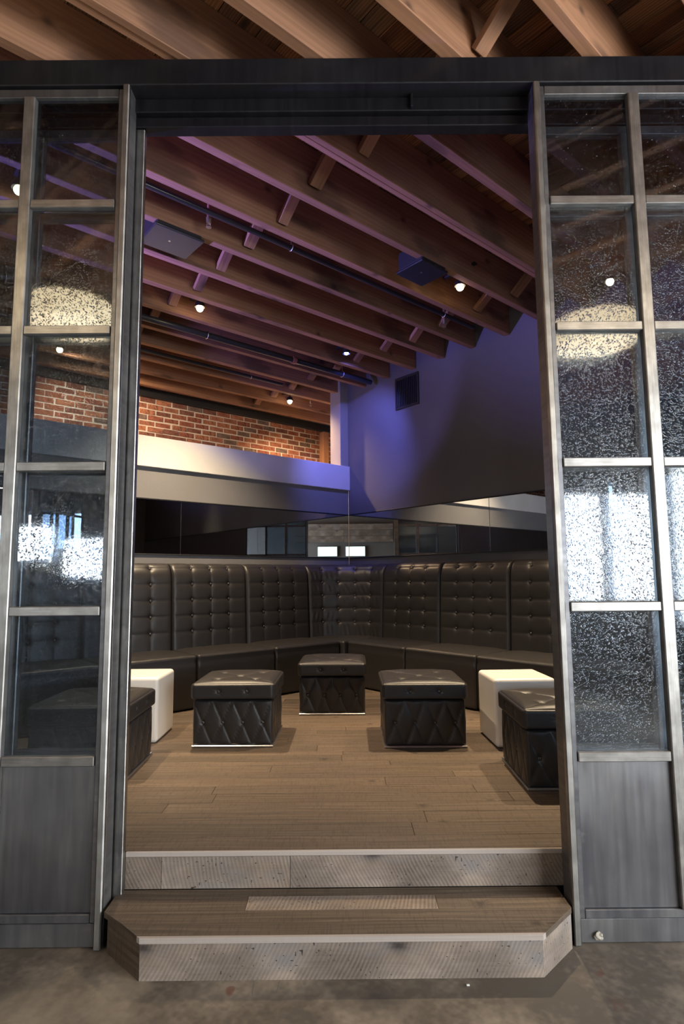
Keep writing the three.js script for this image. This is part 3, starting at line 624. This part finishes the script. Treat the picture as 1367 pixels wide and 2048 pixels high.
spotlight('glowing warm spotlight seen through the brighter sidelight', 0.3, 3.88, 4.15, [1.75, 0.3, -1.75], 34, 0.5);
spotlight('glowing warm spotlight near the half-height wall behind the darker sidelight', 4.6, 1.9, 4.15, [-1.65, 0.3, -1.65], 34, 0.42);

spotlight('small glowing warm spotlight over the brick wall, behind the darker sidelight', 3.6, -0.8, 4.12, spot(2.6, -1.7, 2.9), 30, 1.1, [1, 0.7, 0.42]);

function speaker(label, a, n, w, d) {
  const o = thing('ceiling_speaker', label, 'speaker', spot(a, n, 4.1), AL, 'black square ceiling speakers');
  part('cabinet', at(cbox(w - 0.03, 0.16, d - 0.03, 0.01), 0, 0.105, 0), M.black, o);
  part('grille', at(rbox(w, 0.022, d, 0.009, [8, 2, 8]), 0, 0.011, 0), M.blackGloss, o);
  part('badge', at(new THREE.CylinderGeometry(0.008, 0.008, 0.003, 12), -0.02, -0.001, 0.01), M.chrome, o);
}
speaker('square black speaker between joists near the sliding leaf jamb', 3.59, 2.055, 0.39, 0.32);
speaker('square black speaker between joists beside the spotlight on the vent wall side', 1.77, 2.965, 0.33, 0.30);
{
  const o = thing('blue_spotlight', 'small blue white light between joists above the vent', 'spotlight', spot(0.95, 1.06, 4.2), AL);
  part('housing', at(new THREE.CylinderGeometry(0.04, 0.045, 0.1, 20, 1, true), 0, 0.03, 0), M.black, o);
  part('lens', new THREE.SphereGeometry(0.026, 16, 10), M.blueLed, o, 0, -0.012, 0);
  part('mounting_bar', at(cbox(0.04, 0.02, 0.36, 0.003), 0, 0.09, 0), M.black, o);
  const l = new THREE.SpotLight(lin(0.16, 0.18, 1.0), 13, 0, 0.75, 0.5, 2); l.position.set(...spot(0.95, 1.06, 4.185)); l.target.position.set(...spot(0.0, 0.25, 3.2)); l.shadow.radius = 1.5; l.name = 'blue_spotlight_lamp'; scene.add(l, l.target);
}
// blue flood lights hung from a joist, aimed at the corner and up at the joists
function flood(label, a, n, y, aim, power, angle, soft) {
  const [x, , z] = spot(a, n), o = thing('blue_floodlight', label, 'floodlight', [x, y, z], Math.atan2(aim[0] - x, aim[2] - z));
  part('housing', cbox(0.2, 0.13, 0.06, 0.01), M.black, o, 0, 0, 0);
  part('lens', rbox(0.17, 0.10, 0.012, 0.005, [2, 2, 1]), M.blueLed, o, 0, 0, 0.037);
  part('drop_rod', cbox(0.02, JH - 0.02 - y - 0.066, 0.02, 0.003, 'y'), M.black, o, 0, 0.066 + (JH - 0.02 - y - 0.066) / 2, 0);
  const l = new THREE.SpotLight(lin(0.30, 0.25, 1.0), power, 0, angle, soft, 2), d = new THREE.Vector3(...aim).sub(new THREE.Vector3(x, y, z)).normalize().multiplyScalar(0.09); l.position.set(x + d.x, y + d.y, z + d.z); l.target.position.set(...aim); l.shadow.radius = 2.5; l.name = 'blue_floodlight_lamp'; scene.add(l, l.target);
}
flood('blue floodlight hung from a joist, aimed at the lounge corner', 5.5, 1.261, 2.75, spot(0, 0.45, 4.1), 34, 0.30, 0.2);
flood('blue floodlight hung from a joist, aimed up at the other joists', 5.95, 1.261, 2.7, spot(2.3, 2.9, 4.95), 110, 0.55, 0.6);

// sprinkler pipes run with the joists
function pipe(label, n, y, a0, a1, r) {
  const o = turned('sprinkler_pipe', label, 'pipe', undefined, 'black sprinkler pipes');
  const g = new THREE.CylinderGeometry(r, r, a1 - a0, 16); g.rotateZ(Math.PI / 2); part('run', g, M.pipe, o, -(a0 + a1) / 2, y, n);
  const ring = new THREE.TorusGeometry(r + 0.004, 0.004, 8, 18).rotateY(Math.PI / 2), rod = new THREE.CylinderGeometry(0.004, 0.004, DECK - y - r, 8);
  for (let a = a0 + 0.5; a < a1; a += 1.9) { const h = part('hanger', ring, M.chrome, o, -a, y, n); part('rod', rod, M.chrome, h, 0, (DECK - y + r) / 2, 0); }
  return o;
}
pipe('thin black sprinkler pipe between joists on the far side of the square speakers', 2.44, 4.2, 0.35, 6.2, 0.022);
const bigPipe = pipe('large glossy black sprinkler pipe nearest the white band', 0.60, 4.13, 0.12, 6.5, 0.034);
part('coupling', new THREE.CylinderGeometry(0.045, 0.045, 0.05, 18).rotateZ(Math.PI / 2), M.rust, bigPipe, -1.38, 4.13, 0.60);
pipe('thin black pipe over the space behind the white band', -0.32, 4.17, 0.9, 6.5, 0.022);
function sprinkler(label, a, n, y) {
  const o = thing('fire_sprinkler', label, 'sprinkler', spot(a, n, y), AL, 'fire sprinklers');
  part('drop_pipe', at(new THREE.CylinderGeometry(0.014, 0.014, 0.2, 12), 0, 0.16, 0), M.rust, o);
  part('fitting', at(new THREE.CylinderGeometry(0.02, 0.017, 0.045, 12), 0, 0.05, 0), M.brass, o);
  part('frame', at(new THREE.TorusGeometry(0.016, 0.003, 6, 16), 0, 0.015, 0), M.brass, o);
  part('deflector', at(new THREE.CylinderGeometry(0.02, 0.02, 0.003, 14), 0, -0.003, 0), M.brass, o);
}
sprinkler('small sprinkler head beside the square speaker near the sliding leaf jamb', 3.44, 2.36, 4.14);
sprinkler('small sprinkler head near the vent wall end of the thin pipe', 0.74, 2.36, 4.13);
sprinkler('small sprinkler head by the brick wall space spotlight', 0.1, -0.72, 4.12);

// pendant lamps of the front room
function pendant(label, x, y, z, power) {
  const o = thing('pendant_lamp', label, 'pendant lamp', [x, y, z], 0, 'drum pendant lamps');
  part('cord', at(new THREE.CylinderGeometry(0.006, 0.006, DECK - y - 0.08, 8), 0, (DECK - y - 0.08) / 2 + 0.08, 0), M.black, o);
  part('shade', new THREE.LatheGeometry([[0.02, 0.08], [0.31, 0.08], [0.32, 0.07], [0.32, -0.07], [0.31, -0.08], [0.02, -0.08]].map(p => new THREE.Vector2(...p)), 40), M.shade, o);
  for (const k of [-1, 1]) { const l = new THREE.RectAreaLight(lin(1, 0.82, 0.62), k < 0 ? power * 0.5 : power, 0.5, 0.5); l.position.set(x, y + k * 0.085, z); l.rotation.x = k * Math.PI / 2; l.name = 'pendant_lamp_light'; scene.add(l); }
}
pendant('warm drum pendant lamp in the front room near the opposite wall side', -2.03, 3.57, 1.6, 7);
pendant('warm drum pendant lamp in the front room near the daylight windows', 1.98, 3.40, 1.6, 7);

// timber bulkhead and screens on the street wall, seen in the corner mirrors
{
  const b = thing('timber_bulkhead', 'rough timber clad bulkhead on the street wall above the screens', 'bulkhead', [0.15, 2.7, ZF - 0.2]);
  for (let k = 0; k < 3; k++) for (let q = 0; q < 2; q++) part('board', cbox(1.598, 0.196, 0.3, 0.004, 'x', rr(0, 9), rr(0, 9)), M.sawn[(k + q) % 3], b, -0.8 + 1.6 * q, 0.1 + 0.2 * k, rr(-0.006, 0.006));
  for (const [x, label] of [[0.70, 'pale lit screen on the street wall nearer the daylight windows'], [-0.22, 'pale lit screen on the street wall further from the daylight windows']]) {
    const t = thing('television', label, 'screen', [x, 2.41, ZF - 0.06], Math.PI, 'screens under the timber bulkhead');
    part('casing', cbox(0.68, 0.36, 0.05, 0.006), M.black, t);
    part('screen', cbox(0.64, 0.32, 0.006, 0.001), M.screen, t, 0, 0, 0.029);
    const l = new THREE.RectAreaLight(lin(0.85, 1, 0.9), 1.2, 0.62, 0.3); l.position.set(x, 2.41, ZF - 0.1); l.name = 'screen_light'; scene.add(l);
  }
}

// small things on the floor
tag(part('filler_blob', (() => { const g = new THREE.IcosahedronGeometry(0.016, 3), p = g.attributes.position; for (let i = 0; i < p.count; i++) { const x = p.getX(i), y = p.getY(i), z = p.getZ(i), k = 1 + 0.35 * Math.sin(x * 260 + 2 * Math.sin(y * 190)) * Math.cos(z * 210 + y * 120); p.setXYZ(i, x * k, y * k, z * k * 0.6); } g.computeVertexNormals(); return g; })(), M.filler, scene, 1.108, 0.034, -0.006), 'lumpy pale filler blob stuck low on the brighter sidelight base', 'filler');
tag(part('paper_scrap', cbox(0.012, 0.004, 0.008, 0.001), M.paper, scene, 0.5, 0.003, 0.24), 'tiny white scrap lying on the concrete before the step', 'scrap');

scene.traverse(o => { if (o.isMesh) { o.castShadow = true; o.receiveShadow = true; } if (o.isLight) o.castShadow = true; });
renderer.render(scene, camera);
